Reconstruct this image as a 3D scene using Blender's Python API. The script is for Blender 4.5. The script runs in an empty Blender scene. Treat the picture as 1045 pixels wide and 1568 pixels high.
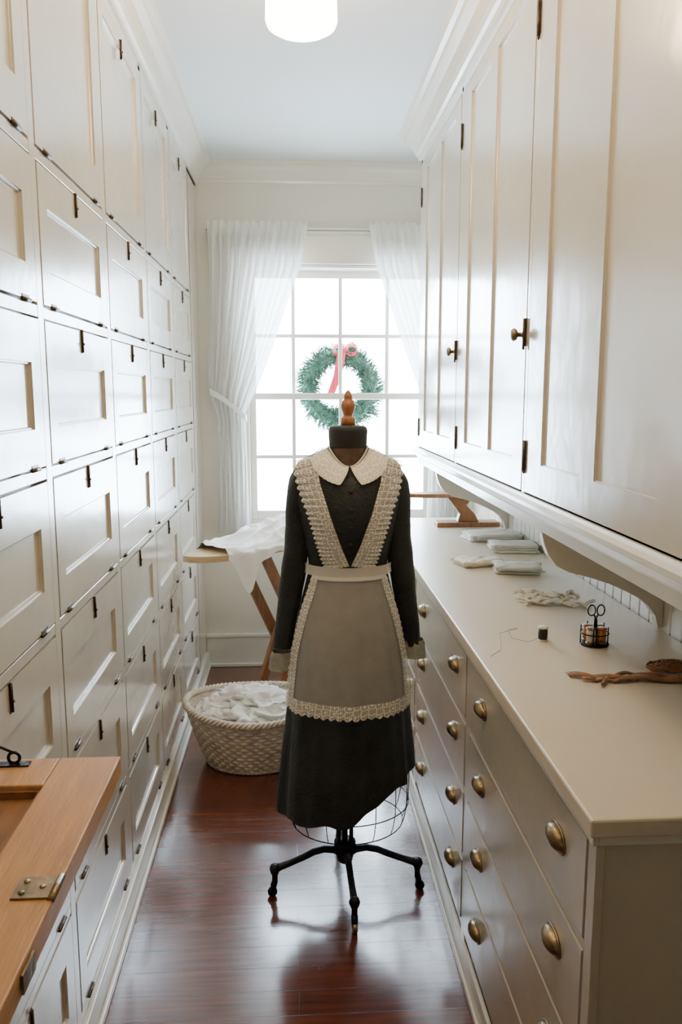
import bpy, bmesh, math, random
from mathutils import Vector, Matrix, noise
random.seed(4)
S=bpy.context.scene; C=S.collection
pi=math.pi; sin=math.sin; cos=math.cos

# ------------------------------------------------------------------ helpers
def empty(name):
    o=bpy.data.objects.new(name,None); C.objects.link(o); o.empty_display_size=.1; return o

class MB:
    def __init__(s): s.v=[];s.f=[];s.m=[];s.sm=[];s.uv=[]
    def add(s,vs,fs,mi=0,smooth=False,uv=None):
        n=len(s.v); s.v+=[tuple(v) for v in vs]
        s.uv+= uv if uv else [(0,0)]*len(vs)
        for f in fs:
            s.f.append(tuple(i+n for i in f)); s.m.append(mi); s.sm.append(smooth)
    def box(s,x0,x1,y0,y1,z0,z1,mi=0):
        vs=[(x,y,z) for x in (x0,x1) for y in (y0,y1) for z in (z0,z1)]
        s.add(vs,[(0,1,3,2),(4,6,7,5),(0,4,5,1),(2,3,7,6),(0,2,6,4),(1,5,7,3)],mi)
    def grid(s,fn,nu,nv,mi=0,closeu=False,smooth=True):
        vs=[];uv=[]
        for j in range(nv+1):
            for i in range(nu if closeu else nu+1):
                r=fn(i/nu,j/nv)
                if len(r)==2: vs.append(r[0]); uv.append(r[1])
                else: vs.append(r); uv.append((i/nu,j/nv))
        w=nu if closeu else nu+1; fs=[]
        for j in range(nv):
            for i in range(nu):
                a=j*w+i; b=j*w+(i+1)%w
                fs.append((a,b,b+w,a+w))
        s.add(vs,fs,mi,smooth,uv)
    def tube(s,pts,rad,n=8,mi=0,closed=False,smooth=True,sq=1.0):
        pts=[Vector(p) for p in pts]; N=len(pts)
        if not hasattr(rad,'__len__'): rad=[rad]*N
        T=[]
        for i in range(N):
            if closed: t=pts[(i+1)%N]-pts[i-1]
            else: t=pts[min(i+1,N-1)]-pts[max(i-1,0)]
            T.append(t.normalized())
        up=Vector((0,0,1)) if abs(T[0].z)<.9 else Vector((0,1,0))
        u=(up-T[0]*up.dot(T[0])).normalized()
        vs=[]
        for i in range(N):
            u=(u-T[i]*u.dot(T[i])).normalized(); w=T[i].cross(u)
            for k in range(n):
                a=2*pi*k/n
                vs.append(pts[i]+(u*cos(a)*sq+w*sin(a))*rad[i])
        fs=[]
        for i in range(N if closed else N-1):
            for k in range(n):
                a=i*n+k;b=i*n+(k+1)%n;c=((i+1)%N)*n
                fs.append((a,b,c+(k+1)%n,c+k))
        if not closed:
            fs.append(tuple(range(n))); fs.append(tuple((N-1)*n+k for k in range(n)))
        s.add(vs,fs,mi,smooth)
    def lathe(s,prof,c,n=24,mi=0,M=None,sx=1,sy=1,smooth=True):
        vs=[]
        for r,z in prof:
            for k in range(n):
                a=2*pi*k/n; p=Vector((r*cos(a)*sx,r*sin(a)*sy,z))
                if M: p=M@p
                vs.append(p+Vector(c))
        fs=[]
        for j in range(len(prof)-1):
            for k in range(n):
                a=j*n+k;b=j*n+(k+1)%n; fs.append((a,b,b+n,a+n))
        fs.append(tuple(range(n))); fs.append(tuple((len(prof)-1)*n+k for k in range(n)))
        s.add(vs,fs,mi,smooth)
    def extr(s,prof,axis,a0,a1,mi=0):
        def P(p,a):
            return {'y':(p[0],a,p[1]),'x':(a,p[0],p[1]),'z':(p[0],p[1],a)}[axis]
        n=len(prof); vs=[P(p,a0) for p in prof]+[P(p,a1) for p in prof]
        fs=[(i,(i+1)%n,n+(i+1)%n,n+i) for i in range(n)]+[tuple(range(n)),tuple(range(n,2*n))]
        s.add(vs,fs,mi)
    def obj(s,name,mats,parent=None,bevel=0,sub=0,solid=0):
        me=bpy.data.meshes.new(name); me.from_pydata(s.v,[],s.f)
        if not hasattr(mats,'__len__'): mats=[mats]
        for m in mats: me.materials.append(m)
        me.polygons.foreach_set('material_index',s.m)
        me.polygons.foreach_set('use_smooth',s.sm)
        ul=me.uv_layers.new(name='UVMap')
        for l in me.loops: ul.data[l.index].uv=s.uv[l.vertex_index]
        bm=bmesh.new(); bm.from_mesh(me); bmesh.ops.recalc_face_normals(bm,faces=bm.faces); bm.to_mesh(me); bm.free()
        o=bpy.data.objects.new(name,me); C.objects.link(o)
        if parent: o.parent=parent
        if solid:
            m=o.modifiers.new('s','SOLIDIFY'); m.thickness=solid; m.offset=0
        if bevel:
            m=o.modifiers.new('b','BEVEL'); m.width=bevel; m.segments=2; m.limit_method='ANGLE'; m.angle_limit=math.radians(40)
        if sub:
            m=o.modifiers.new('u','SUBSURF'); m.levels=sub; m.render_levels=sub
        return o

def interp(tab,x):
    if x<=tab[0][0]: return tab[0][1]
    for (a,b),(c,d) in zip(tab,tab[1:]):
        if x<=c: return b+(d-b)*(x-a)/(c-a)
    return tab[-1][1]
def sstep(a,b,x):
    t=max(0,min(1,(x-a)/(b-a))); return t*t*(3-2*t)

# ------------------------------------------------------------------ materials
def mat(name,col,rough=.5,metal=0,var=.06,vscale=6,bump=0,bscale=60,coat=0,sheen=0,stretch=(1,1,1),spec=.5,crough=.14):
    m=bpy.data.materials.new(name); m.use_nodes=True; nt=m.node_tree; N=nt.nodes; L=nt.links
    b=N['Principled BSDF']; b.inputs['Roughness'].default_value=rough; b.inputs['Metallic'].default_value=metal
    b.inputs['Coat Weight'].default_value=coat; b.inputs['Sheen Weight'].default_value=sheen
    b.inputs['Coat Roughness'].default_value=crough
    b.inputs['Specular IOR Level'].default_value=spec
    tc=N.new('ShaderNodeTexCoord'); mp=N.new('ShaderNodeMapping'); mp.inputs['Scale'].default_value=stretch
    L.new(tc.outputs['Object'],mp.inputs['Vector'])
    nz=N.new('ShaderNodeTexNoise'); nz.inputs['Scale'].default_value=vscale; nz.inputs['Detail'].default_value=5
    L.new(mp.outputs[0],nz.inputs['Vector'])
    cr=N.new('ShaderNodeValToRGB')
    cr.color_ramp.elements[0].position=.3; cr.color_ramp.elements[1].position=.7
    cr.color_ramp.elements[0].color=tuple(c*(1-var) for c in col)+(1,)
    cr.color_ramp.elements[1].color=tuple(min(1,c*(1+var)) for c in col)+(1,)
    L.new(nz.outputs['Fac'],cr.inputs['Fac']); L.new(cr.outputs['Color'],b.inputs['Base Color'])
    if bump:
        n2=N.new('ShaderNodeTexNoise'); n2.inputs['Scale'].default_value=bscale; n2.inputs['Detail'].default_value=3
        L.new(mp.outputs[0],n2.inputs['Vector'])
        bp=N.new('ShaderNodeBump'); bp.inputs['Strength'].default_value=bump; bp.inputs['Distance'].default_value=.01
        L.new(n2.outputs['Fac'],bp.inputs['Height']); L.new(bp.outputs['Normal'],b.inputs['Normal'])
        L.new(bp.outputs['Normal'],b.inputs['Coat Normal'])
    return m

M_paint=mat('cream_gloss_paint',(.58,.53,.44),.22,var=.03,vscale=3,bump=.13,bscale=8,coat=.9,crough=.16)
M_counter=mat('counter_paint',(.68,.60,.48),.34,var=.04,vscale=4,bump=.06,bscale=20,coat=.2,crough=.25)
M_wall=mat('wall_plaster',(.70,.67,.58),.6,var=.03,vscale=2,bump=.08,bscale=40)
M_ceil=mat('ceiling_plaster',(.74,.78,.79),.7,var=.02,vscale=2,bump=.05,bscale=40)
M_trim=mat('trim_paint',(.72,.69,.61),.30,var=.02,coat=.4)
M_iron=mat('blackened_iron',(.02,.02,.022),.4,.8,var=.3,vscale=40,bump=.2,bscale=90)
M_brass=mat('aged_brass',(.26,.19,.11),.34,.9,var=.3,vscale=30,bump=.15,bscale=60)
M_steel=mat('old_hinge_steel',(.09,.065,.045),.4,.85,var=.3,vscale=40)
M_rod=mat('grey_curtain_rod_steel',(.30,.29,.27),.4,.7,var=.1)
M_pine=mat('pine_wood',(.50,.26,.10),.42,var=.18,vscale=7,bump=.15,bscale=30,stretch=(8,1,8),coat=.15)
M_pineD=mat('dark_pine',(.22,.10,.035),.5,var=.25,vscale=7,stretch=(8,1,8))  # darker brown than the frame boards, used for the shelf recess
M_board=mat('worn_board_wood',(.52,.38,.22),.55,var=.15,vscale=8,stretch=(1,8,8))
M_leg=mat('brown_leg_wood',(.25,.11,.045),.45,var=.25,vscale=12,stretch=(6,6,1))
M_linen=mat('white_linen',(.86,.85,.83),.85,var=.04,vscale=12,bump=.3,bscale=180,sheen=.2)
M_cream=mat('cream_linen',(.78,.72,.59),.85,var=.1,vscale=20,bump=.4,bscale=200)
M_grey=mat('pale_grey_linen',(.76,.74,.66),.85,var=.10,vscale=20,bump=.4,bscale=200)
M_black=mat('black_cotton_dress',(.014,.016,.016),.6,var=.4,vscale=14,bump=.4,bscale=120,sheen=.05,spec=.35)
M_cuff=mat('grey_cuff_cloth',(.32,.31,.26),.8,var=.15,vscale=60,bump=.3,bscale=200)
M_cap=mat('black_velvet_cap',(.009,.009,.011),.7,var=.3,sheen=.1)
M_neck=mat('brown_form_jersey',(.085,.05,.035),.8,var=.3,vscale=40)
M_turn=mat('turned_walnut',(.33,.12,.04),.33,var=.25,vscale=20,stretch=(3,3,1),coat=.4)
M_wicker=mat('whitewashed_wicker',(.70,.60,.49),.6,var=.2,vscale=25,bump=.3,bscale=90)
M_leath=mat('tan_leather',(.26,.125,.05),.6,var=.3,vscale=30,bump=.3,bscale=100)
M_green=mat('fir_needles',(.035,.105,.065),.6,var=.5,vscale=25)
M_red=mat('red_ribbon',(.55,.015,.04),.5,var=.15,vscale=20)
M_thrB=mat('black_thread',(.01,.01,.012),.6,var=.4,vscale=80,bump=.3,bscale=300)
M_thrO=mat('amber_thread',(.50,.22,.05),.5,var=.25,vscale=80,bump=.3,bscale=300)

def floor_mat():
    m=bpy.data.materials.new('mahogany_floorboards'); m.use_nodes=True; nt=m.node_tree; N=nt.nodes; L=nt.links
    b=N['Principled BSDF']
    tc=N.new('ShaderNodeTexCoord')
    br=N.new('ShaderNodeTexBrick'); br.offset=.37; br.inputs['Scale'].default_value=1
    br.inputs['Brick Width'].default_value=1.7; br.inputs['Row Height'].default_value=.085
    br.inputs['Mortar Size'].default_value=.0010; br.inputs['Mortar Smooth'].default_value=.3
    br.inputs['Color1'].default_value=(.150,.040,.019,1); br.inputs['Color2'].default_value=(.100,.027,.014,1)
    br.inputs['Mortar'].default_value=(.02,.007,.005,1); br.inputs['Bias'].default_value=0
    L.new(tc.outputs['Object'],br.inputs['Vector'])
    mp=N.new('ShaderNodeMapping'); mp.inputs['Scale'].default_value=(1.5,22,1)
    L.new(tc.outputs['Object'],mp.inputs['Vector'])
    nz=N.new('ShaderNodeTexNoise'); nz.inputs['Scale'].default_value=3; nz.inputs['Detail'].default_value=7
    L.new(mp.outputs[0],nz.inputs['Vector'])
    mx=N.new('ShaderNodeMix'); mx.data_type='RGBA'; mx.blend_type='MULTIPLY'; mx.inputs[0].default_value=1
    cr=N.new('ShaderNodeValToRGB'); cr.color_ramp.elements[0].position=.3; cr.color_ramp.elements[0].color=(.62,.58,.56,1)
    cr.color_ramp.elements[1].position=.75; cr.color_ramp.elements[1].color=(1.25,1.25,1.25,1)
    L.new(nz.outputs['Fac'],cr.inputs['Fac'])
    L.new(br.outputs['Color'],mx.inputs[6]); L.new(cr.outputs['Color'],mx.inputs[7]); L.new(mx.outputs[2],b.inputs['Base Color'])
    n3=N.new('ShaderNodeTexNoise'); n3.inputs['Scale'].default_value=4
    mr=N.new('ShaderNodeMapRange'); mr.inputs['To Min'].default_value=.16; mr.inputs['To Max'].default_value=.32
    L.new(tc.outputs['Object'],n3.inputs['Vector']); L.new(n3.outputs['Fac'],mr.inputs['Value']); L.new(mr.outputs[0],b.inputs['Roughness'])
    bp=N.new('ShaderNodeBump'); bp.inputs['Strength'].default_value=.2; bp.inputs['Distance'].default_value=.003; bp.invert=True
    L.new(br.outputs['Fac'],bp.inputs['Height'])
    bp2=N.new('ShaderNodeBump'); bp2.inputs['Strength'].default_value=.10; bp2.inputs['Distance'].default_value=.01
    L.new(n3.outputs['Fac'],bp2.inputs['Height']); L.new(bp.outputs[0],bp2.inputs['Normal'])
    L.new(bp2.outputs[0],b.inputs['Normal']); L.new(bp2.outputs[0],b.inputs['Coat Normal'])
    b.inputs['Coat Weight'].default_value=.8; b.inputs['Coat Roughness'].default_value=.14
    return m
M_floor=floor_mat()

def sheer(name,col,opac,transl=.4):
    m=bpy.data.materials.new(name); m.use_nodes=True; nt=m.node_tree; N=nt.nodes; L=nt.links
    N.remove(N['Principled BSDF']); out=N['Material Output']
    d=N.new('ShaderNodeBsdfDiffuse'); d.inputs[0].default_value=(*col,1)
    t=N.new('ShaderNodeBsdfTranslucent'); t.inputs[0].default_value=(*col,1)
    a=N.new('ShaderNodeMixShader'); a.inputs[0].default_value=transl; L.new(d.outputs[0],a.inputs[1]); L.new(t.outputs[0],a.inputs[2])
    tr=N.new('ShaderNodeBsdfTransparent')
    nz=N.new('ShaderNodeTexNoise'); nz.inputs['Scale'].default_value=30
    tc=N.new('ShaderNodeTexCoord'); L.new(tc.outputs['Object'],nz.inputs['Vector'])
    mr=N.new('ShaderNodeMapRange'); mr.inputs['To Min'].default_value=opac-.05; mr.inputs['To Max'].default_value=opac+.05
    L.new(nz.outputs['Fac'],mr.inputs['Value'])
    x=N.new('ShaderNodeMixShader'); L.new(mr.outputs[0],x.inputs[0]); L.new(tr.outputs[0],x.inputs[1]); L.new(a.outputs[0],x.inputs[2])
    L.new(x.outputs[0],out.inputs[0]); return m
M_curt=sheer('sheer_white_cotton',(.86,.85,.82),.86,.35)
M_organza=sheer('white_organza',(.80,.76,.71),.44,.15)

def lace_mat(name,base,op):
    m=bpy.data.materials.new(name); m.use_nodes=True; nt=m.node_tree; N=nt.nodes; L=nt.links
    N.remove(N['Principled BSDF']); out=N['Material Output']
    d=N.new('ShaderNodeBsdfDiffuse'); d.inputs[0].default_value=(.90,.85,.75,1)
    tr=N.new('ShaderNodeBsdfTransparent')
    uv=N.new('ShaderNodeTexCoord')
    def vor(sc,feat):
        v=N.new('ShaderNodeTexVoronoi'); v.feature=feat; v.inputs['Scale'].default_value=sc
        v.inputs['Randomness'].default_value=.35
        L.new(uv.outputs['UV'],v.inputs['Vector']); return v
    def mth(op,a,b):
        n=N.new('ShaderNodeMath'); n.operation=op
        L.new(a,n.inputs[0])
        if isinstance(b,(int,float)): n.inputs[1].default_value=b
        else: L.new(b,n.inputs[1])
        return n.outputs[0]
    e=vor(190,'DISTANCE_TO_EDGE'); f=vor(52,'F1'); g=vor(52,'DISTANCE_TO_EDGE')
    l1=mth('LESS_THAN',e.outputs['Distance'],.12)
    l2=mth('LESS_THAN',f.outputs['Distance'],.24)
    l3=mth('LESS_THAN',g.outputs['Distance'],.07)
    q=mth('MAXIMUM',mth('MAXIMUM',mth('MULTIPLY',l1,.75),l2),l3)
    q2=mth('MULTIPLY',q,op); q3=mth('ADD',q2,base)
    x=N.new('ShaderNodeMixShader'); L.new(q3,x.inputs[0]); L.new(tr.outputs[0],x.inputs[1]); L.new(d.outputs[0],x.inputs[2])
    L.new(x.outputs[0],out.inputs[0]); return m
M_lace=lace_mat('cream_lace',.32,.60)
M_laceC=lace_mat('dense_collar_lace',.62,.36)

def glass_mat():
    m=bpy.data.materials.new('window_glass'); m.use_nodes=True; nt=m.node_tree; N=nt.nodes; L=nt.links
    N.remove(N['Principled BSDF']); out=N['Material Output']
    tr=N.new('ShaderNodeBsdfTransparent'); gl=N.new('ShaderNodeBsdfGlossy'); gl.inputs['Roughness'].default_value=.02
    x=N.new('ShaderNodeMixShader'); x.inputs[0].default_value=.05
    L.new(tr.outputs[0],x.inputs[1]); L.new(gl.outputs[0],x.inputs[2]); L.new(x.outputs[0],out.inputs[0]); return m
M_glass=glass_mat()
def emit_mat(name,col,st):
    m=bpy.data.materials.new(name); m.use_nodes=True; b=m.node_tree.nodes['Principled BSDF']
    b.inputs['Base Color'].default_value=(.9,.88,.84,1); b.inputs['Roughness'].default_value=.3
    b.inputs['Emission Color'].default_value=(*col,1); b.inputs['Emission Strength'].default_value=st; return m
M_lamp=emit_mat('opal_glass_lit',(1,.72,.40),36)

# ------------------------------------------------------------------ room
ZC=2.74; YF=4.40; YB=-1.2; XL=-.95; XR=.98
def slab(name,x0,x1,y0,y1,z0,z1,m):
    b=MB(); b.box(x0,x1,y0,y1,z0,z1); return b.obj(name,m)
slab('floor',XL-.1,XR+.1,YB-.1,YF+.15,-.1,0,M_floor)
slab('ceiling',XL-.1,XR+.1,YB-.1,YF+.15,ZC,ZC+.1,M_ceil)
slab('wall_left',XL-.1,XL,YB-.1,YF+.15,0,ZC,M_wall)
slab('wall_right',XR,XR+.1,YB-.1,YF+.15,0,ZC,M_wall)
WX0,WX1,WZ0,WZ1=-.26,.786,.822,2.227
b=MB(); t=.15
b.box(XL,WX0,YF,YF+t,0,ZC); b.box(WX1,XR,YF,YF+t,0,ZC); b.box(WX0,WX1,YF,YF+t,0,WZ0); b.box(WX0,WX1,YF,YF+t,WZ1,ZC)
b.obj('wall_back',M_wall)
slab('wall_front',XL,XR,YB-.1,YB,0,ZC,M_wall)
# crown mouldings
cp=[(0,-.115),(.010,-.115),(.012,-.10),(.022,-.095),(.028,-.08),(.045,-.055),(.066,-.036),(.070,-.024),(.084,-.020),(.090,-.004),(.090,0),(0,0)]
b=MB(); b.extr([(-.507+p[0],ZC+p[1]) for p in cp],'y',YB,YF); b.obj('trim_1',M_trim)
b=MB(); b.extr([(.61-p[0]*1.2,ZC+p[1]) for p in cp],'y',YB,3.90); 
b.extr([(3.90+p[0]*.5,ZC+p[1]) for p in cp],'x',.61,XR); b.obj('trim_2',M_trim)
b=MB(); b.extr([(YF-p[0]*.7,ZC+p[1]*.9) for p in cp],'x',-.507,XR); b.obj('trim_3',M_trim)
b=MB(); b.box(-.507,.45,YF-.018,YF,0,.17); b.box(-.507,.45,YF-.026,YF,.17,.19); b.box(-.507,.45,YF-.035,YF-.018,0,.02); b.obj('baseboard_back',M_trim,bevel=.004)
b=MB(); b.box(-.512,-.494,YB,YF,0,.085); b.box(-.494,-.482,YB,YF,0,.02); b.obj('baseboard_left',M_trim,bevel=.004)
b=MB(); b.box(.440,.452,1.068,3.86,0,.085);b.box(.432,.440,1.066,3.86,0,.02); b.obj('baseboard_right',M_trim,bevel=.003)

# ------------------------------------------------------------------ panel doors
def door(mb,xf,sg,y0,y1,z0,z1,panels,th=.02,rec=.009,sl=.5):
    """face at xf, outward normal sg*X"""
    ys=sorted({y0,y1,*[p[0] for p in panels],*[p[1] for p in panels]})
    zs=sorted({z0,z1,*[p[2] for p in panels],*[p[3] for p in panels]})
    for ya,yb in zip(ys,ys[1:]):
        for za,zb in zip(zs,zs[1:]):
            ym=(ya+yb)/2; zm=(za+zb)/2
            if any(p[0]<ym<p[1] and p[2]<zm<p[3] for p in panels): continue
            mb.add([(xf,ya,za),(xf,yb,za),(xf,yb,zb),(xf,ya,zb)],[(0,1,2,3)])
    xb=xf-sg*th
    o=[(y0,z0),(y1,z0),(y1,z1),(y0,z1)]
    mb.add([(xf,*p) for p in o]+[(xb,*p) for p in o],[(i,(i+1)%4,4+(i+1)%4,4+i) for i in range(4)])
    for p in panels:
        def R(i): i*=sl; return [(p[0]+i,p[2]+i),(p[1]-i,p[2]+i),(p[1]-i,p[3]-i),(p[0]+i,p[3]-i)]
        seq=[(xf,0),(xf-sg*rec*.5,.001),(xf-sg*rec*.55,.005),(xf-sg*rec,.007),(xf-sg*rec,.008)]
        vs=[]; 
        for x,i in seq: vs+=[(x,*q) for q in R(i)]
        fs=[]
        for k in range(len(seq)-1):
            for i in range(4): fs.append((4*k+i,4*k+(i+1)%4,4*k+4+(i+1)%4,4*k+4+i))
        k=4*(len(seq)-1); fs.append((k,k+1,k+2,k+3)); mb.add(vs,fs)

# left linen cabinet
lc=empty('linen_cabinet')
b=MB(); b.box(XL+.005,-.525,YB+.005,YF-.005,0,ZC-.005); b.obj('carcass',M_paint,lc)
cols=[4.07-.6*i for i in range(9)]; cols.reverse()
rows=[.10,.41,.73,1.055,1.385,1.71,2.02,2.625]
d=MB(); fr=MB(); hw=MB()
XFc=-.507
fw=.018; rh=.012
for y in cols: fr.box(-.525,XFc,y-fw,y+fw,.085,2.63)
fr.box(-.525,XFc,4.07,YF-.002,.085,2.63); fr.box(-.525,XFc,YB+.01,cols[0],.085,2.63)
fr.box(-.525,XFc,YB+.01,YF-.002,2.61,ZC-.006)
for ya,yb in zip(cols,cols[1:]):
    for z in rows: fr.box(-.525,XFc-.0005,ya+fw,yb-fw,z-rh,z+rh)
    for i,(za,zb) in enumerate(zip(rows,rows[1:])):
        g=.0045
        Y0,Y1,Z0,Z1=ya+fw+g,yb-fw-g,za+rh+g,zb-rh-g
        if i<6: pz=((Z0+Z1)/2-.065-.005,(Z0+Z1)/2+.065-.005)
        else: pz=(Z0+.09,Z1-.05)
        door(d,XFc+.001,1,Y0,Y1,Z0,Z1,[(Y0+.055,Y1-.055,pz[0],pz[1])],th=.016,rec=.008,sl=.8)
        ym=(Y0+Y1)/2
        zt=Z1-.032
        if i==6: zt=Z1-.06
        hw.box(XFc,XFc+.0025,ym-.0055,ym+.0055,zt-.020,zt+.036)
        hw.tube([(XFc+.004,ym,zt-.018),(XFc+.004,ym,zt+.036)],.0028,8)
        hw.tube([(XFc+.004,ym,zt+.002),(XFc+.009,ym,zt+.002)],[.002,.0028],8)
        for yy in (Y0+.07,Y1-.07):
            hw.tube([(XFc+.003,yy-.022,Z0-g/2),(XFc+.003,yy+.022,Z0-g/2)],.0042,8,0)
            hw.box(XFc-.001,XFc+.002,yy-.02,yy+.02,Z0-.0,Z0+.007,0)
fr.obj('face_frame',M_paint,lc,bevel=.0015); d.obj('flip_doors',M_paint,lc); hw.obj('latches_and_hinges',[M_steel],lc)

# right wall cabinet
wc=empty('wall_cabinet')
XU=.61
b=MB(); b.box(XU+.018,XR-.004,YB+.005,3.88,1.262,ZC-.006); b.obj('carcass',M_paint,wc)
ucols=[-.68,.215,1.11,2.07,2.965,3.86]
fr=MB(); d=MB(); hw=MB()
for y in ucols: fr.box(XU,XU+.018,y-.012,y+.012 if y<3.8 else 3.88,1.27,2.62)
fr.box(XU,XU+.018,YB+.01,3.88,2.60,ZC-.007); fr.box(XU,XU+.018,YB+.01,3.88,1.258,1.285)
for ya,yb in zip(ucols,ucols[1:]):
    Y0,Y1,Z0,Z1=ya+.017,yb-.017,1.290,2.596
    door(d,XU-.001,-1,Y0,Y1,Z0,Z1,[(Y1-.765,Y1-.480,Z0+.08,Z1-.045),(Y1-.40,Y1-.13,Z0+.08,Z1-.045)],th=.016,rec=.007,sl=.4)
    for z in (1.385,2.45):
        hw.tube([(XU-.004,Y1+.002,z-.040),(XU-.004,Y1+.002,z+.040)],.0045,8)
        hw.tube([(XU-.004,Y1+.002,z-.048),(XU-.004,Y1+.002,z-.040)],[.002,.0045],8)
        hw.box(XU-.0025,XU,Y1-.010,Y1,z-.036,z+.036)
    z=1.705
    hw.box(XU-.0035,XU,Y0-.002,Y0+.014,z-.036,z+.036)
    Mx=Matrix.Rotation(-pi/2,4,'Y')
    hw.lathe([(.009,0),(.006,.004),(.006,.014),(.014,.018),(.0175,.025),(.013,.031),(.003,.033)],(XU-.003,Y0+.02,z-.005),16,1,Mx)
    hw.tube([(XU-.007,Y0-.002,z-.045),(XU-.007,Y0-.002,z+.035)],.0035,8)
fr.obj('face_frame',M_paint,wc,bevel=.0015); d.obj('tall_doors',M_paint,wc); hw.obj('hinges_and_knobs',[M_steel,M_brass],wc)
b=MB()
pf=[(XU+.02,1.285),(XU-.006,1.285),(XU-.010,1.278),(XU-.022,1.272),(XU-.022,1.262),(XU-.012,1.256),(XU-.004,1.240),(XU+.004,1.232),(XU+.006,1.205),(XU+.024,1.205)]
b.extr(pf,'y',YB+.01,3.90); b.obj('light_rail_moulding',M_trim,wc)
for yb in (1.98,3.50):
    pr=[(XR-.013,1.262),(XR-.013,.935),(.955,.935),(.945,.969),(.925,.996),(.90,1.016),(.87,1.032),(.82,1.055),(.763,1.074),(.71,1.088),(.675,1.105),(.652,1.135),(.640,1.165),(.634,1.19),(.634,1.262)]
    b=MB(); b.extr(pr,'y',yb-.014,yb+.014); b.obj('bracket',M_trim,wc,bevel=.002)

# drawer cabinet / counter
dc=empty('drawer_cabinet')
XD=.446
b=MB(); b.box(XD+.014,XR-.004,1.075,3.85,.0,.898); b.obj('carcass',M_paint,dc)
b=MB(); b.box(.430,XR-.013,1.055,3.88,.900,.930); b.obj('countertop',M_counter,dc,bevel=.004)
b=MB(); b.box(.437,.447,1.062,3.87,.884,.8995); b.box(.447,XR-.013,1.062,1.0745,.884,.8995); b.obj('counter_moulding',M_trim,dc,bevel=.002)
fr=MB(); d=MB(); hw=MB()
dcol=[1.07,1.935,2.80,3.665]
for i,y in enumerate(dcol+[3.86]): fr.box(XD,XD+.014,y-(0 if i==0 else .022),y+(.03 if i==0 else (.022 if i<4 else -.001)),.085,.885)
drows=[.115,.308,.501,.694,.885]
for ya,yb in zip(dcol,dcol[1:]):
    a=ya+(.03 if ya<1.1 else .022); c=yb-.022
    for z in drows: fr.box(XD,XD+.014,a,c,z-.008,z+.008 if z<.88 else z+.003)
    for za,zb in zip(drows,drows[1:]):
        door(d,XD-.002,-1,a+.004,c-.004,za+.012,zb-.012,[],th=.014)
        zm=(za+zb)/2+.012
        for yy in (ya+.155,yb-.165):
            def cup2(u,v,yy=yy,zm=zm):
                th=2*pi*u; ph=pi/2*v
                return (XD-.003-.021*sin(ph),yy+.034*cos(ph)*cos(th),zm+.021*cos(ph)*sin(th)+.004*sin(ph))
            hw.grid(cup2,20,8,0,closeu=True)
            hw.tube([(XD-.0040,yy+.036*cos(k*pi/10),zm+.0225*sin(k*pi/10)) for k in range(20)],.0022,6,0,closed=True)
fr.obj('face_frame',M_paint,dc,bevel=.001); d.obj('drawer_fronts',M_paint,dc,bevel=.002); hw.obj('bin_pulls',M_brass,dc)
b=MB(); y=1.06
while y<3.86:
    b.box(XR-.012,XR-.0005,y+.002,y+.058,.90,1.26); b.tube([(XR-.010,y+.060,.932),(XR-.010,y+.060,1.26)],.004,6); y+=.062
b.obj('trim_4',M_trim,bevel=.002)

# ------------------------------------------------------------------ window
w=empty('window_1')
b=MB()
b.box(WX0-.085,WX0-.0,YF-.022,YF-.001,WZ0-.02,WZ1+.17); b.box(WX1,WX1+.085,YF-.022,YF-.001,WZ0-.02,WZ1+.17)
b.box(WX0,WX1,YF-.022,YF-.001,WZ1+.0,WZ1+.17); b.box(WX0-.09,WX1+.09,YF-.030,YF-.001,WZ1+.15,WZ1+.185)
b.box(WX0-.11,WX1+.10,YF-.045,YF+.04,WZ0-.035,WZ0-.002); b.box(WX0-.085,WX1+.085,YF-.02,YF-.001,WZ0-.12,WZ0-.035)
b.box(WX0,WX0+.018,YF,YF+.14,WZ0,WZ1); b.box(WX1-.018,WX1,YF,YF+.14,WZ0,WZ1)
b.box(WX0,WX1,YF,YF+.14,WZ1-.018,WZ1); b.box(WX0,WX1,YF+.04,YF+.15,WZ0,WZ0+.015)
b.obj('casing',M_trim,w,bevel=.003)
b=MB(); mid=1.527; a0=WX0+.018; a1=WX1-.018
def sash(y0,y1,z0,z1,bot,top):
    b.box(a0,a0+.035,y0,y1,z0,z1); b.box(a1-.035,a1,y0,y1,z0,z1)
    b.box(a0+.035,a1-.035,y0,y1,z0,z0+bot); b.box(a0+.035,a1-.035,y0,y1,z1-top,z1)
    for k in (1,2,3):
        x=WX0+(WX1-WX0)*k/4; b.box(x-.010,x+.010,y0+.006,y1-.006,z0+bot,z1-top)
    zm=(z0+z1)/2; b.box(a0+.035,a1-.035,y0+.008,y1-.008,zm-.010,zm+.010)
sash(YF+.085,YF+.12,mid-.018,WZ1-.02,.035,.04); sash(YF+.045,YF+.08,WZ0+.016,mid+.018,.05,.035)
b.obj('sashes',M_trim,w,bevel=.003)
b=MB()
b.add([(a0+.03,YF+.102,mid),(a1-.03,YF+.102,mid),(a1-.03,YF+.102,WZ1-.04),(a0+.03,YF+.102,WZ1-.04)],[(0,1,2,3)])
b.add([(a0+.03,YF+.062,WZ0+.05),(a1-.03,YF+.062,WZ0+.05),(a1-.03,YF+.062,mid),(a0+.03,YF+.062,mid)],[(0,1,2,3)])
b.obj('panes',M_glass,w)

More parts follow.
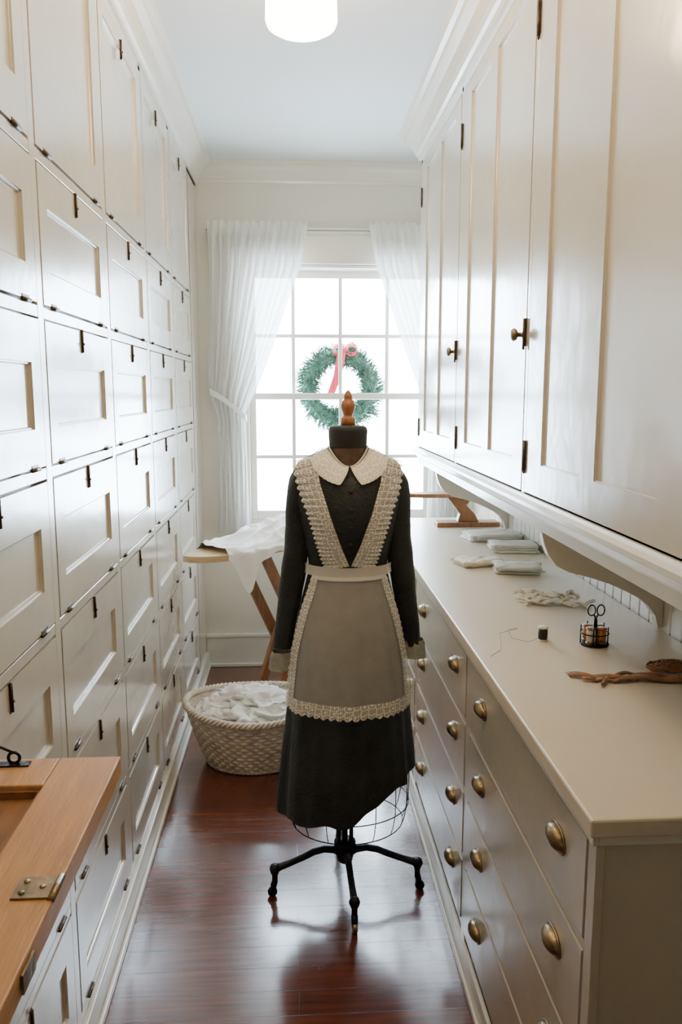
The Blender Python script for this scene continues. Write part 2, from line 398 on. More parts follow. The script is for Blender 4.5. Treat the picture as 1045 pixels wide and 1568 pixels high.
# curtains
YCU=4.315
XLt=[(.777,-.42),(1.2,-.415),(1.40,-.405),(1.55,-.448),(1.8,-.442),(2.43,-.436)]
XRt=[(.777,-.246),(1.2,-.25),(1.40,-.262),(1.44,-.262),(1.60,-.185),(1.76,-.12),(2.0,-.03),(2.2,.045),(2.40,.077),(2.43,.078)]
def curtain(mir):
    def X(x): return .486-x if mir else x
    cu=empty('curtain')
    b=MB()
    def fn(u,v):
        z=2.425-(2.425-.785)*v
        a=interp(XLt,z); c=interp(XRt,z)
        zz=z
        x=a+(c-a)*u
        wd=c-a
        amp=.006+.012*min(1,wd/.3)
        ph=2*pi*13*u+.6*sin(3*z+u*5)
        s_=sin(ph)
        yy=YCU+amp*s_+.006*sin(ph*2.3+z*3)
        if abs(z-2.385)<.03: yy=YCU-.009+.003*sin(ph)
        zz+= .010*sin(ph*1.0+1)*(1 if v<.01 else 0)
        x+=.004*sin(ph*.5+z*7)
        return (X(x),yy,zz)
    b.grid(fn,200,60); b.obj('cloth',M_curt,cu)
    b=MB()
    def tb(u,v):
        x=-.452+(.200)*u; z=1.555-.145*u**1.3+(.035)*(v-.5)
        return (X(x),YCU-.030-.012*sin(pi*u)+(.03 if u in(0,1) else 0),z)
    b.grid(tb,24,3); 
    b.obj('tieback',M_curt,cu,solid=.002)
curtain(False); curtain(True)
b=MB(); b.tube([(-.445,YCU+.001,2.385),(.93,YCU+.001,2.385)],.0045,10)
for x in (-.44,.925):
    b.tube([(x,YCU+.001,2.385),(x,4.399,2.385)],.004,8)
b.obj('curtain_rod',M_rod)

# wreath outside
wr=empty('christmas_wreath')
wc0=Vector((.269,4.66,1.575)); R=.185
b=MB()
b.tube([wc0+Vector((R*cos(k*pi/24),0,R*sin(k*pi/24))) for k in range(48)],.036,10,0,closed=True)
for i in range(4800):
    ph=random.uniform(0,2*pi); ps=random.uniform(0,2*pi)
    er=Vector((cos(ph),0,sin(ph))); et=Vector((-sin(ph),0,cos(ph)))
    nrm=er*cos(ps)+Vector((0,1,0))*sin(ps)
    base=wc0+er*R+nrm*.022
    dr=(nrm+et*random.uniform(-.2,1.0)+Vector((random.uniform(-.3,.3),random.uniform(-.3,.3),random.uniform(-.3,.3)))).normalized()
    ln=random.uniform(.03,.070)*(1.15 if ps<pi/2 or ps>1.5*pi else 1)*(.7+.5*abs(noise.noise(er*3.5))*2.4)
    sd=dr.cross(Vector((random.random()-.5,1,random.random()-.5))).normalized()*.0024
    p=base+dr*ln
    b.add([base-sd,base+sd,p+sd*.5,p-sd*.5],[(0,1,2,3)])
b.obj('fir_ring',M_green,wr)
b=MB()
bc=wc0+Vector((.03,-.05,.215))
for sgn in (-1,1):
    def loop(u,v,sgn=sgn):
        a=2*pi*u; return (bc.x+sgn*(.035-.035*cos(a)),bc.y+.02*(v-.5)-.0,bc.z+.026*sin(a)+.024*(v-.5))
    b.grid(loop,20,3)
def tail(u,v):
    return (bc.x-.02-.035*v+.045*(u-.5),bc.y-.008*sin(v*6),bc.z-.20*v)
def tail2(u,v):
    return (bc.x-.02*v-.045*v*v+.045*(u-.5)-.02,bc.y-.01-.008*sin(v*7),bc.z-.25*v)
b.grid(tail,3,14); b.grid(tail2,3,14)
b.lathe([(.004,-.018),(.016,-.01),(.018,0),(.016,.01),(.004,.018)],bc,12)
b.obj('red_bow',M_red,wr,solid=.001)
b=MB(); b.tube([wc0+Vector((0,0,.2)),Vector((.269,4.66,2.22))],.002,6); b.obj('hanging_wire',M_iron,wr)

# ------------------------------------------------------------------ ceiling lamps
def lamp(x,y):
    l=empty('ceiling_lamp')
    b=MB(); b.lathe([(.03,ZC-.001),(.07,ZC-.002),(.075,ZC-.014),(.05,ZC-.020),(.05,ZC-.028)],(x,y,0),32); b.obj('canopy',M_trim,l)
    b=MB(); b.lathe([(.055,ZC-.022),(.084,ZC-.028),(.090,ZC-.08),(.095,ZC-.14),(.097,ZC-.205),(.092,ZC-.218),(.075,ZC-.228),(.04,ZC-.232),(.005,ZC-.233)],(x,y,0),40); b.obj('opal_shade',M_lamp,l)
lamp(.03,2.30); lamp(.14,1.10)

# ------------------------------------------------------------------ dress form
CX,CY=.157,2.30
prof=[(1.395,.052,.050,.050),(1.380,.085,.062,.06),(1.365,.120,.075,.065),(1.345,.150,.090,.075),(1.30,.158,.108,.09),(1.22,.150,.128,.10),
(1.12,.130,.110,.09),(1.045,.116,.093,.085),(1.0,.124,.10,.095),(.9,.148,.126,.13),(.75,.168,.150,.16),(.55,.190,.172,.19),(.35,.208,.19,.21),(.2,.215,.2,.22)]
prof.reverse()
def BD(z):
    z=max(prof[0][0],min(prof[-1][0],z))
    for i in range(len(prof)-1):
        if z<=prof[i+1][0]: break
    p0=prof[max(i-1,0)];p1=prof[i];p2=prof[i+1];p3=prof[min(i+2,len(prof)-1)]
    t=(z-p1[0])/(p2[0]-p1[0]); r=[]
    for k in (1,2,3):
        h=p2[0]-p1[0]
        m1=(p2[k]-p0[k])/(p2[0]-p0[0])*h; m2=(p3[k]-p1[k])/(p3[0]-p1[0])*h
        r.append((2*t**3-3*t*t+1)*p1[k]+(t**3-2*t*t+t)*m1+(-2*t**3+3*t*t)*p2[k]+(t**3-t*t)*m2)
    return r
def fold(th,z):
    am=.0 if z>1.0 else .060*((1.0-z)/.8)**.9
    f=1+am*(.6*sin(8*th+1+2*z)+.35*sin(13*th+3-3*z)+.15*sin(21*th))
    if z>1.0: f+=.006*sin(5*th+z*40)*sin(z*23)*min(1,(z-1.0)*10)*min(1,max(0,(1.36-z)*10))
    return f
def DP(th,z,off=0,dip=True):
    a,bf,bb=BD(z); bb_=bf if cos(th)>0 else bb
    f=fold(th,z)
    zz=z
    if dip and z>1.28: zz=z-.055*max(cos(th),0)**2*sstep(1.28,1.395,z)
    return Vector((CX+(a*f+off)*sin(th),CY-(bb_*f+off)*cos(th),zz))
df=empty('dress_form')
HEM=[(-1,.280),(-.85,.288),(-.5,.303),(0,.318),(.25,.345),(.45,.378),(.65,.400),(.85,.408),(1,.412)]
def hem(th): return interp(HEM,sin(th))+.004*sin(11*th)+.003*sin(5*th)
b=MB()
b.grid(lambda u,v: DP(2*pi*u,1.395-.395*v),120,44,0,closeu=True)
def skirt(u,v):
    th=2*pi*u; z=1.0-(1.0-hem(th))*v
    return DP(th,z)
b.grid(skirt,260,60,0,closeu=True)
def skirt_in(u,v):
    th=2*pi*u; return DP(th,hem(th)+.05*v,-.003-.004*v)
b.grid(skirt_in,260,3,0,closeu=True)
for sg in (-1,1):
    path=[(.105,1.345,.030),(.122,1.335,.036),(.136,1.305,.041),(.142,1.25,.041),(.146,1.17,.039),(.154,1.08,.038),(.166,.99,.036),(.178,.91,.033),(.188,.85,.030),(.196,.785,.028)]
    P=[];RR=[]
    for i in range(len(path)-1):
        for k in range(6):
            t=k/6; q=[path[i][j]*(1-t)+path[i+1][j]*t for j in range(3)]
            P.append(Vector((CX+sg*q[0],CY+.004-.03*max(0,1.1-q[1]),q[1])))
            RR.append(q[2])
    for _ in range(6):
        P=[P[0]]+[(P[i-1]+P[i]*2+P[i+1])/4 for i in range(1,len(P)-1)]+[P[-1]]
        RR=[RR[0]]+[(RR[i-1]+RR[i]*2+RR[i+1])/4 for i in range(1,len(RR)-1)]+[RR[-1]]
    NP=len(P)
    def slv(u,v,P=P,RR=RR,sg=sg):
        f=v*(NP-1); i=min(int(f),NP-2); t=f-i; p=P[i].lerp(P[i+1],t); r=RR[i]*(1-t)+RR[i+1]*t
        a=2*pi*u
        r*=1+.05*sin(3*a+v*5)+.035*sin(2*a+v*22+sg)*sin(v*pi)+.02*sin(v*60+a)*(1 if .45<v<.75 else .3)
        return p+Vector((r*cos(a),r*1.05*sin(a),-.25*r*cos(a)*sg*(1-v)))
    b.grid(slv,32,90,0,closeu=True)
    b.add([P[0]+Vector((.030*cos(k*pi/8),.030*sin(k*pi/8),0)) for k in range(16)],[tuple(range(16))])
    b.add([P[-1]+Vector((.027*cos(k*pi/8),.027*sin(k*pi/8),0)) for k in range(16)],[tuple(range(16))])
b.obj('black_dress',M_black,df)
b=MB()
for sg in (-1,1):
    x=CX+sg*.197; y=CY-.006; zt=.795+(.018 if sg>0 else -.012)
    def cf(u,v,x=x,y=y,zt=zt,sg=sg):
        a=2*pi*u; r=.031+.005*v+.0015*sin(7*a); return (x+sg*.006*v+r*cos(a),y+r*.9*sin(a),zt-.055*v)
    b.grid(cf,36,6,0,closeu=True)
    def cf2(u,v,x=x,y=y,zt=zt,sg=sg):
        a=2*pi*u; r=.034+.0015*sin(7*a)-.003*v; return (x+sg*.006+r*cos(a),y+r*.9*sin(a),zt-.055+.045*v)
    b.grid(cf2,36,3,0,closeu=True)
b.obj('cuffs',M_cuff,df)
b=MB()
for z in (1.275,1.225,1.175,1.125):
    p=DP(0,z,.002); b.lathe([(.0055,0),(.006,.002),(.003,.003)],p,12,0,Matrix.Rotation(pi/2,4,'X'))
b.obj('buttons',M_thrB,df)
b=MB()
INN=[(0,0.002,1.060),(.3,.026,1.12),(.6,.056,1.21),(.85,.083,1.30),(1,.092,1.374)]
OUT=[(0,.066,1.05),(.3,.088,1.12),(.6,.112,1.205),(.85,.142,1.29),(1,.152,1.352)]
def tri(tab,t):
    return interp([(p[0],p[1]) for p in tab],t),interp([(p[0],p[2]) for p in tab],t)
for sg in (-1,1):
    def st(u,v,sg=sg):
        xi,zi=tri(INN,v); xo,zo=tri(OUT,v)
        sc=.006*abs(sin(v*pi*20))
        x=xi+(xo+sc-xi)*u; z=zi+(zo-zi)*u
        a=BD(z)[0]; s=min(.999,x/(a+.002)); 
        th=math.asin(s)*sg
        p=DP(th,z,.007+.003*sin(v*pi*40)*u*u,dip=False)
        if x>a: p.x+=sg*(x-a)
        return (p,(v*.36,u*.07))
    b.grid(st,14,170)
def TH(w): return math.radians(55+22*min(1,w*1.6))
def apr(s,w,off):
    th=s*TH(w); zb=.634+.004*cos(th)
    z=1.025-(1.025-zb)*w
    return DP(th,z,off)
for sg in (-1,1):
    def sd(u,v,sg=sg):
        sc=.035*abs(sin(v*pi*20))*1
        s=(.78+(.22+sc)*u)*sg
        return (apr(s,v,.013),(v*.40,u*.045))
    b.grid(sd,8,180)
def bt(u,v):
    s=-1+2*u; sc=.018*abs(sin(u*pi*22))
    return (apr(s,.915+(.095+sc)*v,.014),(u*.44,v*.045))
b.grid(bt,240,6)
b.obj('lace_trim',M_lace,df)
b=MB()
for sg in (-1,1):
    def col(u,v,sg=sg):
        ph=(.03+1.62*u)*sg; c=max(cos(ph),0)
        rnd=min(1,u/.16)**.5 if u<.16 else 1
        pin=DP(ph,1.393,.006)
        sc=.003*abs(sin(u*pi*12))
        zc=1.345-.052*c*rnd+.016*(1-c)
        a_,bf,bb=BD(zc); sx=min(.98,abs(sin(ph))*.098/(a_+.001)); th=math.asin(sx)*sg
        if cos(ph)<0: th=sg*pi-th
        po=DP(th,zc,.014,dip=False); po.z=zc
        if u<.16: po=pin.lerp(po,.35+.65*rnd)
        p=pin.lerp(po,v*(1+sc*6)); p.z+=.007*sin(pi*v)
        p.y-= .006*sin(pi*v)*(1 if c>0 else -1)
        return (p,(u*.18,v*.05))
    b.grid(col,60,10)
b.obj('lace_collar',M_laceC,df)
b=MB()
for sg in (-1,1):
    b.tube([DP(sg*(.05+1.6*k/20),1.394,.003) for k in range(21)],.003,6)
b.obj('collar_binding',M_cream,df)
b=MB(); b.grid(lambda u,v: apr(-.84+1.68*u,v*.94,.009),90,50); b.obj('apron_skirt',M_organza,df)
M_band=sheer('band_organza',(.80,.76,.69),.75,.1)
b=MB(); b.grid(lambda u,v: DP(2*pi*u,1.056-.030*v,.0125),80,3,0,closeu=True)
b.grid(lambda u,v: DP(math.radians(-55+110*u),1.030-.012*v,.012+.003*v),60,2)
for sg in (-1,1):
    b.grid(lambda u,v,sg=sg:(CX+sg*(.015+.05*v)+.03*(u-.5),CY+.115+.11*min(1,v*1.3),1.03-.42*v),4,12)
b.obj('apron_waistband',M_band,df)
b=MB(); b.lathe([(.058,1.30),(.052,1.34),(.050,1.37),(.051,1.40)],(CX,CY,0),32,0,sy=.95)
b.obj('neck',M_neck,df)
b=MB(); b.lathe([(.051,1.392),(.055,1.396),(.056,1.42),(.057,1.440),(.054,1.450),(.045,1.454),(.02,1.456)],(CX,CY,0),32,0,sy=.95); b.obj('neck_cap',M_cap,df)
b=MB(); b.lathe([(.021,1.455),(.022,1.474),(.019,1.478),(.013,1.481),(.014,1.486),(.020,1.502),(.0215,1.512),(.017,1.526),(.011,1.530),(.0125,1.534),(.012,1.540),(.008,1.549),(.003,1.556)],(CX,CY,0),24); b.obj('finial',M_turn,df)
# wire cage
b=MB()
def ell(z,a,c,n=48): return [(CX+a*cos(2*pi*k/n),CY+c*sin(2*pi*k/n),z) for k in range(n)]
for z,a,c in ((.235,.172,.15),(.30,.190,.165),(.45,.19,.165)): b.tube(ell(z,a,c),.0018,5,0,closed=True)
for k in range(16):
    t=2*pi*k/16
    b.tube([(CX+a*cos(t),CY+c*sin(t),z) for z,a,c in ((.235,.172,.150),(.26,.182,.158),(.30,.19,.165),(.36,.192,.167),(.45,.19,.165))],.0015,5)
b.obj('wire_cage',M_iron,df)
# stand
b=MB(); cx,cy=CX-.008,CY
b.tube([(cx,cy,.10),(cx,cy,1.0)],.009,12)
for dx,dy in ((-.020,-.012),(.020,-.012),(.020,.014),(-.020,.014)): b.tube([(cx+dx,cy+dy,.155),(cx+dx,cy+dy,.6)],.0055,8)
b.lathe([(.012,.085),(.024,.095),(.028,.115),(.025,.135),(.034,.145),(.034,.158),(.012,.165)],(cx,cy,0),24)
wh=MB()
for ang,Lg in ((math.radians(188),.222),(math.radians(-6),.228),(math.radians(-86),.208),(math.radians(92),.22)):
    dv=Vector((cos(ang),sin(ang),0)); sdv=Vector((-sin(ang),cos(ang),0)); o=Vector((cx,cy,0))
    b.tube([o+dv*(Lg*t)+Vector((0,0,z)) for t,z in ((.05,.118),(.15,.132),(.3,.138),(.45,.132),(.6,.118),(.8,.103),(.92,.095),(1,.090))],[.015,.012,.011,.0105,.010,.010,.011,.014],10)
    e=o+dv*Lg
    b.lathe([(.003,.106),(.013,.102),(.017,.090),(.013,.078),(.009,.070),(.009,.045)],e,14)
    b.tube([e+Vector((0,0,.05)),e+dv*.004+Vector((0,0,.036)),e+dv*.006+Vector((0,0,.018))],[.010,.010,.009],8)
    q=Matrix.Rotation(ang,4,'Z')@Matrix.Rotation(pi/2,4,'X')
    (wh if abs(ang+math.radians(86))<.01 else b).lathe([(.005,-.007),(.013,-.007),(.015,-.004),(.015,.004),(.013,.007),(.005,.007)],e+dv*.008+Vector((0,0,.015)),18,0,q)
b.obj('cast_iron_stand',M_iron,df); wh.obj('caster_wheel',M_brass,df)

# ------------------------------------------------------------------ ironing board
ib=empty('ironing_board')
A=Vector((-.475,3.34,0)); B=Vector((.24,4.06,0)); ax=(B-A).normalized(); nx=Vector((-ax.y,ax.x,0)); LN=(B-A).length
def hw_(s):
    d=s*LN
    return .16*min(1,math.sqrt(max(0,1-(1-min(1,d/.30))**2)))*.999+.0005 if d<.30 else .16
zt=.862
n=40
ss=[ (k/n)**1.6 for k in range(n+1)]
def edge(s,sd):
    d=s*LN
    w=hw_(s)
    if sd>0: w*= min(1,.25+d/.42)
    return A+ax*d+nx*w*sd
ring=[edge(s,1) for s in ss]+[edge(s,-1) for s in ss][::-1]; m=len(ring)
b=MB()
b.add([(p.x,p.y,zt) for p in ring]+[(p.x,p.y,zt-.028) for p in ring],[tuple(range(m)),tuple(range(m,2*m))]+[(i,(i+1)%m,m+(i+1)%m,m+i) for i in range(m)])
b.obj('board',M_board,ib,bevel=.006)
b=MB()
def plank(p,q,w,th,mb):
    p=Vector(p);q=Vector(q); d_=(q-p).normalized(); s_=nx; t_=d_.cross(s_).normalized()
    vs=[]
    for c in (p,q):
        for i,j in ((-1,-1),(1,-1),(1,1),(-1,1)): vs.append(c+s_*w*i/2+t_*th*j/2)
    mb.add(vs,[(0,1,2,3),(4,5,6,7),(0,1,5,4),(1,2,6,5),(2,3,7,6),(3,0,4,7)])
mid_=A+ax*LN*.60
for off in (-.10,.10):
    c=mid_+nx*off
    plank(c-ax*.24+Vector((0,0,.835)),c+ax*.20+Vector((0,0,.02)),.022,.05,b)
for off in (-.065,.065):
    c=mid_+nx*off
    plank(c+ax*.22+Vector((0,0,.835)),c-ax*.16+Vector((0,0,.02)),.022,.05,b)
c=mid_+ax*.20; b.tube([c+nx*.14+Vector((0,0,.03)),c-nx*.14+Vector((0,0,.03))],.015,8)
c=mid_-ax*.16; b.tube([c+nx*.11+Vector((0,0,.03)),c-nx*.11+Vector((0,0,.03))],.015,8)
b.obj('trestle_legs',M_leg,ib,bevel=.003)
b=MB()
def drape(u,v):
    s=.13+.83*u
    d0=s*LN; hn=(edge(s,-1)-(A+ax*d0)).length; hf=(edge(s,1)-(A+ax*d0)).length
    W=hn+hf
    cor=.15*math.exp(-((u-.12)/.065)**2)+.022+.02*sin(u*19)**2
    bk=.05
    span=W+cor+bk; q=v*span-cor
    nzv=noise.noise(Vector((d0*7,q*7,1.3)))+.3*noise.noise(Vector((d0*18,q*18,5)))
    rid=1-abs(noise.noise(Vector((d0*6+3,q*9,8.1))))*2.2
    rid2=1-abs(noise.noise(Vector((d0*11+3,q*14,2.1))))*2.2
    z=zt+.006+(.040*max(0,rid)+.012*max(0,rid2))*(.45+.55*sstep(.1,.6,u))+.012*nzv+.055*sstep(.15,.6,u)*sin(pi*min(1,max(0,q/W)))
    z=max(z,zt+.004)
    if q<0: 
        p=A+ax*d0-nx*(hn+.004+.004*sin(d0*60)); return (p.x,p.y,zt+.004+q)
    if q>W:
        p=A+ax*d0+nx*(hf+.004); return (p.x,p.y,zt+.004-(q-W))
    e=min(1,q/.02,(W-q)/.02); z=zt+.004+(z-zt-.004)*max(0,e)
    p=A+ax*(d0+.012*nzv)+nx*(q-hn); return (p.x,p.y,z)
b.grid(drape,130,90); b.obj('draped_linen',M_linen,ib)

# ------------------------------------------------------------------ basket
lb=empty('laundry_basket')
bx,by=-.175,3.215
HB=.255
def bw(th,z,off=0):
    t=z/HB; ra=.195+.095*t**.8; rb=.150+.080*t**.8
    return ((bx+(ra+off)*cos(th)),(by+(rb+off)*sin(th)),z+.012*cos(2*th)*t*t)
b=MB(); NR=15; NS=34
def weave(u,v):
    th=2*pi*u; r=v*NR; k=math.floor(min(r,NR-.001)); fr_=r-k
    off=(.0045*sin(NS*th+pi*k)+.004)*abs(sin(pi*fr_))**.5
    return bw(th,.006+(HB-.012)*v,off)
b.grid(weave,272,NR*5,0,closeu=True)
b.grid(lambda u,v:bw(2*pi*u,.01+(HB-.02)*v,-.008),96,6,0,closeu=True)
b.add([bw(2*pi*k/60,.008) for k in range(60)],[tuple(range(60))])
for ph in (0,2*pi/3,4*pi/3):
    pts=[]
    for k in range(280):
        th=2*pi*k/280; p=Vector(bw(th,HB)); tw=30*th+ph; ro=Vector((cos(th),sin(th),0))
        pts.append(p+ro*.009*cos(tw)+Vector((0,0,.009*sin(tw))))
    b.tube(pts,.0065,6,0,closed=True)
    pts=[]
    for k in range(200):
        th=2*pi*k/200; p=Vector(bw(th,.010)); tw=24*th+ph; ro=Vector((cos(th),sin(th),0))
        pts.append(p+ro*.005*cos(tw)+Vector((0,0,.004*sin(tw))))
    b.tube(pts,.0045,6,0,closed=True)
b.obj('wicker_body',M_wicker,lb)
def crumple(mb,c,r,seed,mi=0,sub=5):
    bm=bmesh.new(); bmesh.ops.create_icosphere(bm,subdivisions=sub,radius=1)
    vs=[]
    for v in bm.verts:
        p=v.co.copy(); q=p*1.1+Vector((seed*3.7,seed,0))
        w_=Vector((noise.noise(q),noise.noise(q+Vector((9,0,0))),noise.noise(q+Vector((0,9,0)))))
        q2=q+w_*1.1
        d_=1+.85*(.30-abs(noise.noise(q2*1.1)))*1.6+.10*(.3-abs(noise.noise(q2*2.6)))
        p*=d_; vs.append((c[0]+p.x*r[0],c[1]+p.y*r[1],c[2]+p.z*r[2]))
    fs=[tuple(v.index for v in f.verts) for f in bm.faces]; bm.free(); mb.add(vs,fs,mi,True)
b=MB()
for i,(x,y,z,r) in enumerate([(-.13,.02,.215,.11),(-.05,-.07,.205,.12),(.12,.0,.210,.12),(0,.08,.220,.12),(-.08,.05,.235,.11),(.06,-.08,.210,.10),(-.13,-.05,.200,.10),(.14,.06,.215,.09),(.03,.0,.235,.11)]):
    crumple(b,(bx+x,by+y,z),(r*.88,r*.75,r*.46),i+1)
b.obj('crumpled_laundry',M_linen,lb)

# ------------------------------------------------------------------ fold-down shelf at lower left
ps=empty('fold_down_shelf')
X0,X1,Y0,Y1,Z0,Z1=-.503,-.290,.30,1.253,.922,.956
b=MB()
b.box(X1-.098,X1,Y0,Y1,Z0,Z1); b.box(X0,X1-.0985,Y1-.092,Y1,Z0,Z1); b.box(X0,X1-.0985,Y0,Y0+.09,Z0,Z1)
b.obj('frame_boards',M_pine,ps,bevel=.0025)
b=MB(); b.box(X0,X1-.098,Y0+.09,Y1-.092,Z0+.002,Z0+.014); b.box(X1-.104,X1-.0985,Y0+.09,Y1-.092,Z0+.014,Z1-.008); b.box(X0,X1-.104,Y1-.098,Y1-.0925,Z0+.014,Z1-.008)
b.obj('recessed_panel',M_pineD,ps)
b=MB()
b.box(-.340,-.291,.878,.920,Z1,Z1+.003); b.tube([(-.292,.876,Z1+.001),(-.292,.922,Z1+.001)],.005,8)
for x,y in ((-.330,.888),(-.330,.910),(-.308,.899)): b.lathe([(.004,0),(.004,.004),(.002,.005)],(x,y,Z1),8)
b.box(-.289,-.286,.76,.80,Z0+.006,Z1-.006)
b.obj('brass_hinge',M_brass,ps)
b=MB()
b.box(-.49,-.43,1.222,1.238,Z1,Z1+.003)
b.tube([(-.455+.009*cos(k*pi/8),1.232,Z1+.012+.009*sin(k*pi/8)) for k in range(16)],.0028,6,0,closed=True)
b.tube([(-.455,1.232,Z1+.02),(-.475,1.232,Z1+.03),(-.495,1.225,Z1+.032),(-.503,1.225,Z1+.030)],.0025,6)
b.tube([(-.5,1.0,Z0-.10),(-.36,1.0,Z0)],.006,8)
b.obj('hook_and_eye',M_iron,ps)

# ------------------------------------------------------------------ things on the counter
ZT=.930
def cloth(name,c,sz,rot,layers,m,seed,lump=.004):
    b=MB(); Rm=Matrix.Rotation(rot,4,'Z'); z=ZT
    for L_ in range(layers):
        h=.008; ox=.02*noise.noise(Vector((seed+.3,L_*1.7,0)));oy=.02*noise.noise(Vector((seed+.3,L_*1.7,5)))
        def fn(u,v,z=z,ox=ox,oy=oy,L_=L_):
            a=2*pi*u
            sx=abs(cos(a))**.22*(1 if cos(a)>0 else -1); sy=abs(sin(a))**.22*(1 if sin(a)>0 else -1)
            k=int(v*7+.01)
            r=[.0,.9,1.0,1.0,.97,.75,.4,.0][k]; zz=[0.0005,0.0005,.002,.005,.0078,.0085,.0085,.0085][k]
            w=1+.12*noise.noise(Vector((cos(a)*2.5+seed,sin(a)*2.5,L_)))+.03*sin(17*a+L_)
            p=Rm@Vector((sx*sz[0]/2*r*w+ox,sy*sz[1]/2*r*w+oy,0))
            bump=lump*noise.noise(Vector((p.x*30,p.y*30,seed))) if v>.4 else 0
            return (c[0]+p.x,c[1]+p.y,z+zz+bump*(1 if L_==layers-1 else .3)+(lump*.5 if L_==layers-1 and v>.4 else 0))
        b.grid(fn,96,7,0,closeu=True); z+=h
    return b.obj(name,m)
cloth('folded_napkin',(.845,3.30),(.22,.15),.1,3,M_linen,1,.008)
cloth('folded_napkin',(.87,3.04),(.18,.13),-.1,3,M_grey,2,.006)
cloth('folded_handkerchief',(.665,2.80),(.16,.12),.25,2,M_cream,3,.010)
cloth('folded_handkerchief',(.775,2.66),(.16,.11),-.2,3,M_grey,4,.008)
b=MB()
for k in range(7):
    def rb(u,v,k=k):
        x=.675+.018*sin(k*2.2)+(.17+.03*sin(k))*u; y=2.26+.035*sin(u*5+k*1.3)+.014*(k-3)+.022*(v-.5)
        return (Vector((x,y,ZT+.004+.006*abs(sin(u*9+k*2))+.002*k+.004*sin(v*7+u*30))),(u*.2,v*.03))
    b.grid(rb,50,6)
b.obj('lace_ribbon',M_cream,solid=.0012)
def spool(mb,c,r,h,m_end,m_th):
    mb.lathe([(.003,0),(r,0),(r,.003),(r*.6,.005)],c,20,m_end); mb.lathe([(r*.5,.004),(r*.88,.006),(r*.92,h/2),(r*.88,h-.006),(r*.5,h-.004)],c,20,m_th)
    mb.lathe([(r*.6,h-.005),(r,h-.003),(r,h),(.003,h)],c,20,m_end)
b=MB(); spool(b,(.623,1.895,ZT),.013,.036,0,1)
b.tube([(.612,1.885,ZT+.01),(.58,1.88,ZT+.002),(.55,1.92,ZT+.001),(.56,1.99,ZT+.001),(.59,2.0,ZT+.001),(.53,1.96,ZT+.001),(.50,1.83,ZT+.001),(.46,1.78,ZT+.001)],.0004,4,1)
b.obj('thread_spool',[M_cream,M_thrB])
sc=empty('sewing_caddy'); kx,ky=.742,1.86
b=MB(); b.lathe([(.002,0),(.034,0),(.036,.003),(.034,.006),(.002,.006)],(kx,ky,ZT),28)
b.tube([(kx,ky,ZT+.005),(kx,ky,ZT+.070)],.0025,8)
b.tube([(kx+.034*cos(k*pi/12),ky+.034*sin(k*pi/12),ZT+.030) for k in range(24)],.0016,6,0,closed=True)
for k in range(5):
    a=k*2*pi/5+.5; b.tube([(kx+.034*cos(a),ky+.034*sin(a),ZT+.004),(kx+.034*cos(a),ky+.034*sin(a),ZT+.05)],.0016,6)
b.obj('metal_stand',M_iron,sc)
b=MB()
for k,mi in enumerate((1,1,2,1)):
    a=k*pi/2+.75; spool(b,(kx+.019*cos(a),ky+.019*sin(a),ZT+.0062),.0122,.040,0,mi)
b.obj('spools',[M_turn,M_thrO,M_cream],sc)
b=MB()
for sg in (-1,1):
    c=Vector((kx+sg*.0115,ky-.004,ZT+.088))
    b.tube([c+Vector((.0095*cos(k*pi/10),0,.0135*sin(k*pi/10))) for k in range(20)],.0018,6,0,closed=True)
    b.tube([c+Vector((-sg*.006,0,-.011)),Vector((kx-sg*.002,ky-.004,ZT+.064)),Vector((kx-sg*.004,ky-.004,ZT+.02))],[.002,.0024,.001],6)
b.obj('scissors',M_iron,sc)
b=MB()
def strap(pts,w,seed):
    def fn(u,v):
        x=interp([(p[0],p[1]) for p in pts],u); y=interp([(p[0],p[2]) for p in pts],u)
        return (x,y+w*(v-.5),ZT+.003+.004*abs(sin(u*12+seed))+.003*sin(v*3))
    b.grid(fn,60,4)
strap([(0,.600,1.645),(.3,.66,1.62),(.6,.74,1.61),(1,.86,1.585)],.028,0)
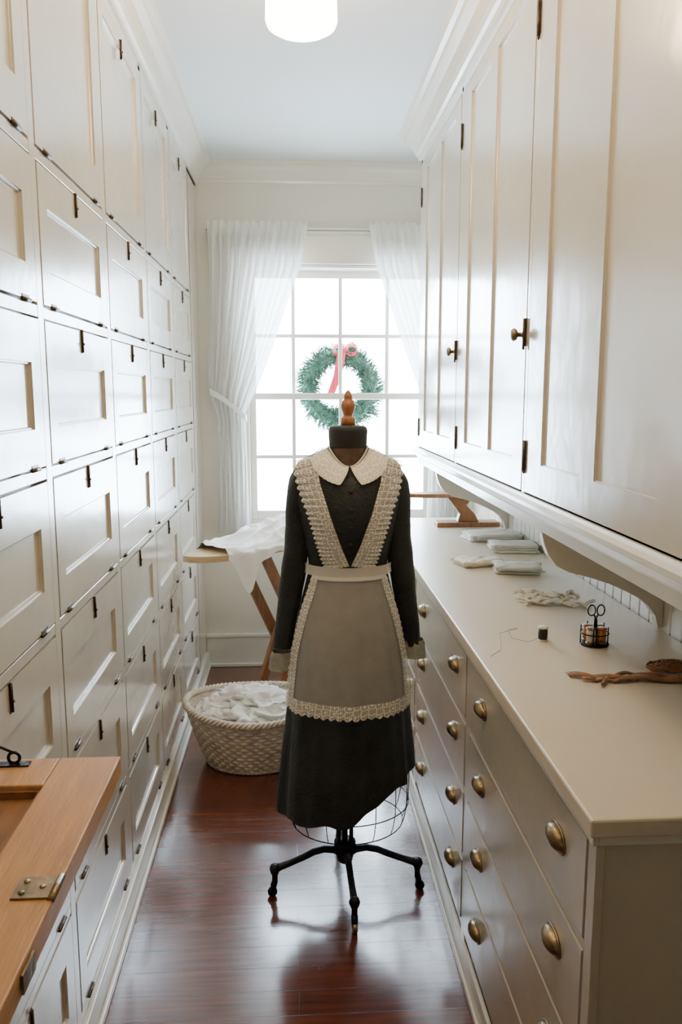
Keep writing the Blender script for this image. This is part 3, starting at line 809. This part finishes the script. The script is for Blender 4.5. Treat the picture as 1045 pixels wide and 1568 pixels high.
strap([(0,.645,1.570),(.3,.68,1.615),(.55,.73,1.640),(1,.85,1.60)],.016,2)
strap([(0,.62,1.61),(.5,.69,1.595),(1,.80,1.615)],.012,4)
b.obj('leather_strap',M_leath,solid=.002)
b=MB()
for k in range(9):
    def rb(u,v,k=k):
        a=u*2*pi; r1=.010+.004*k; return (.845+(r1*1.3)*cos(a+k)+.004*sin(3*a),1.665+(r1*.8)*sin(a+k),ZT+.004+.012*v*(1.4-.1*k)+.004*abs(sin(a*4+k)))
    b.grid(rb,50,3)
b.obj('rolled_trimming',M_leath,solid=.0012)
sb=empty('sleeve_board')
b=MB(); b.box(.66,.955,3.585,3.675,ZT,ZT+.022)
b.extr([(.76,.952),(.86,.952),(.84,.99),(.80,1.03),(.83,1.068),(.71,1.068),(.74,1.03),(.77,.99)],'y',3.605,3.655)
tp=[]
for k in range(25):
    a=pi/2+pi*k/24; tp.append((.62+.10*cos(a),3.63+.045*sin(a)))
tp+= [(.93,3.575),(.95,3.59),(.95,3.67),(.93,3.685)]
b.extr(tp,'z',1.068,1.086); b.obj('wooden_board',M_leg,sb,bevel=.003)

# ------------------------------------------------------------------ lights
W=bpy.data.worlds.new('overcast_sky'); S.world=W; W.use_nodes=True
bg=W.node_tree.nodes['Background']; bg.inputs[0].default_value=(.68,.84,1.0,1); bg.inputs[1].default_value=40
l=bpy.data.lights.new('window_portal','AREA'); l.shape='RECTANGLE'; l.size=WX1-WX0; l.size_y=WZ1-WZ0; l.cycles.is_portal=True
o=bpy.data.objects.new('window_portal',l); o.location=((WX0+WX1)/2,YF+.16,(WZ0+WZ1)/2); o.rotation_euler=(-pi/2,0,0); C.objects.link(o)

# ------------------------------------------------------------------ camera
cam=bpy.data.cameras.new('camera'); co=bpy.data.objects.new('camera',cam); C.objects.link(co)
cam.sensor_fit='VERTICAL'; cam.sensor_height=36; cam.lens=27.85; cam.clip_start=.02
co.location=(0,0,1.55); co.rotation_euler=(math.radians(90-8.6),0,math.radians(-3.4))
S.camera=co
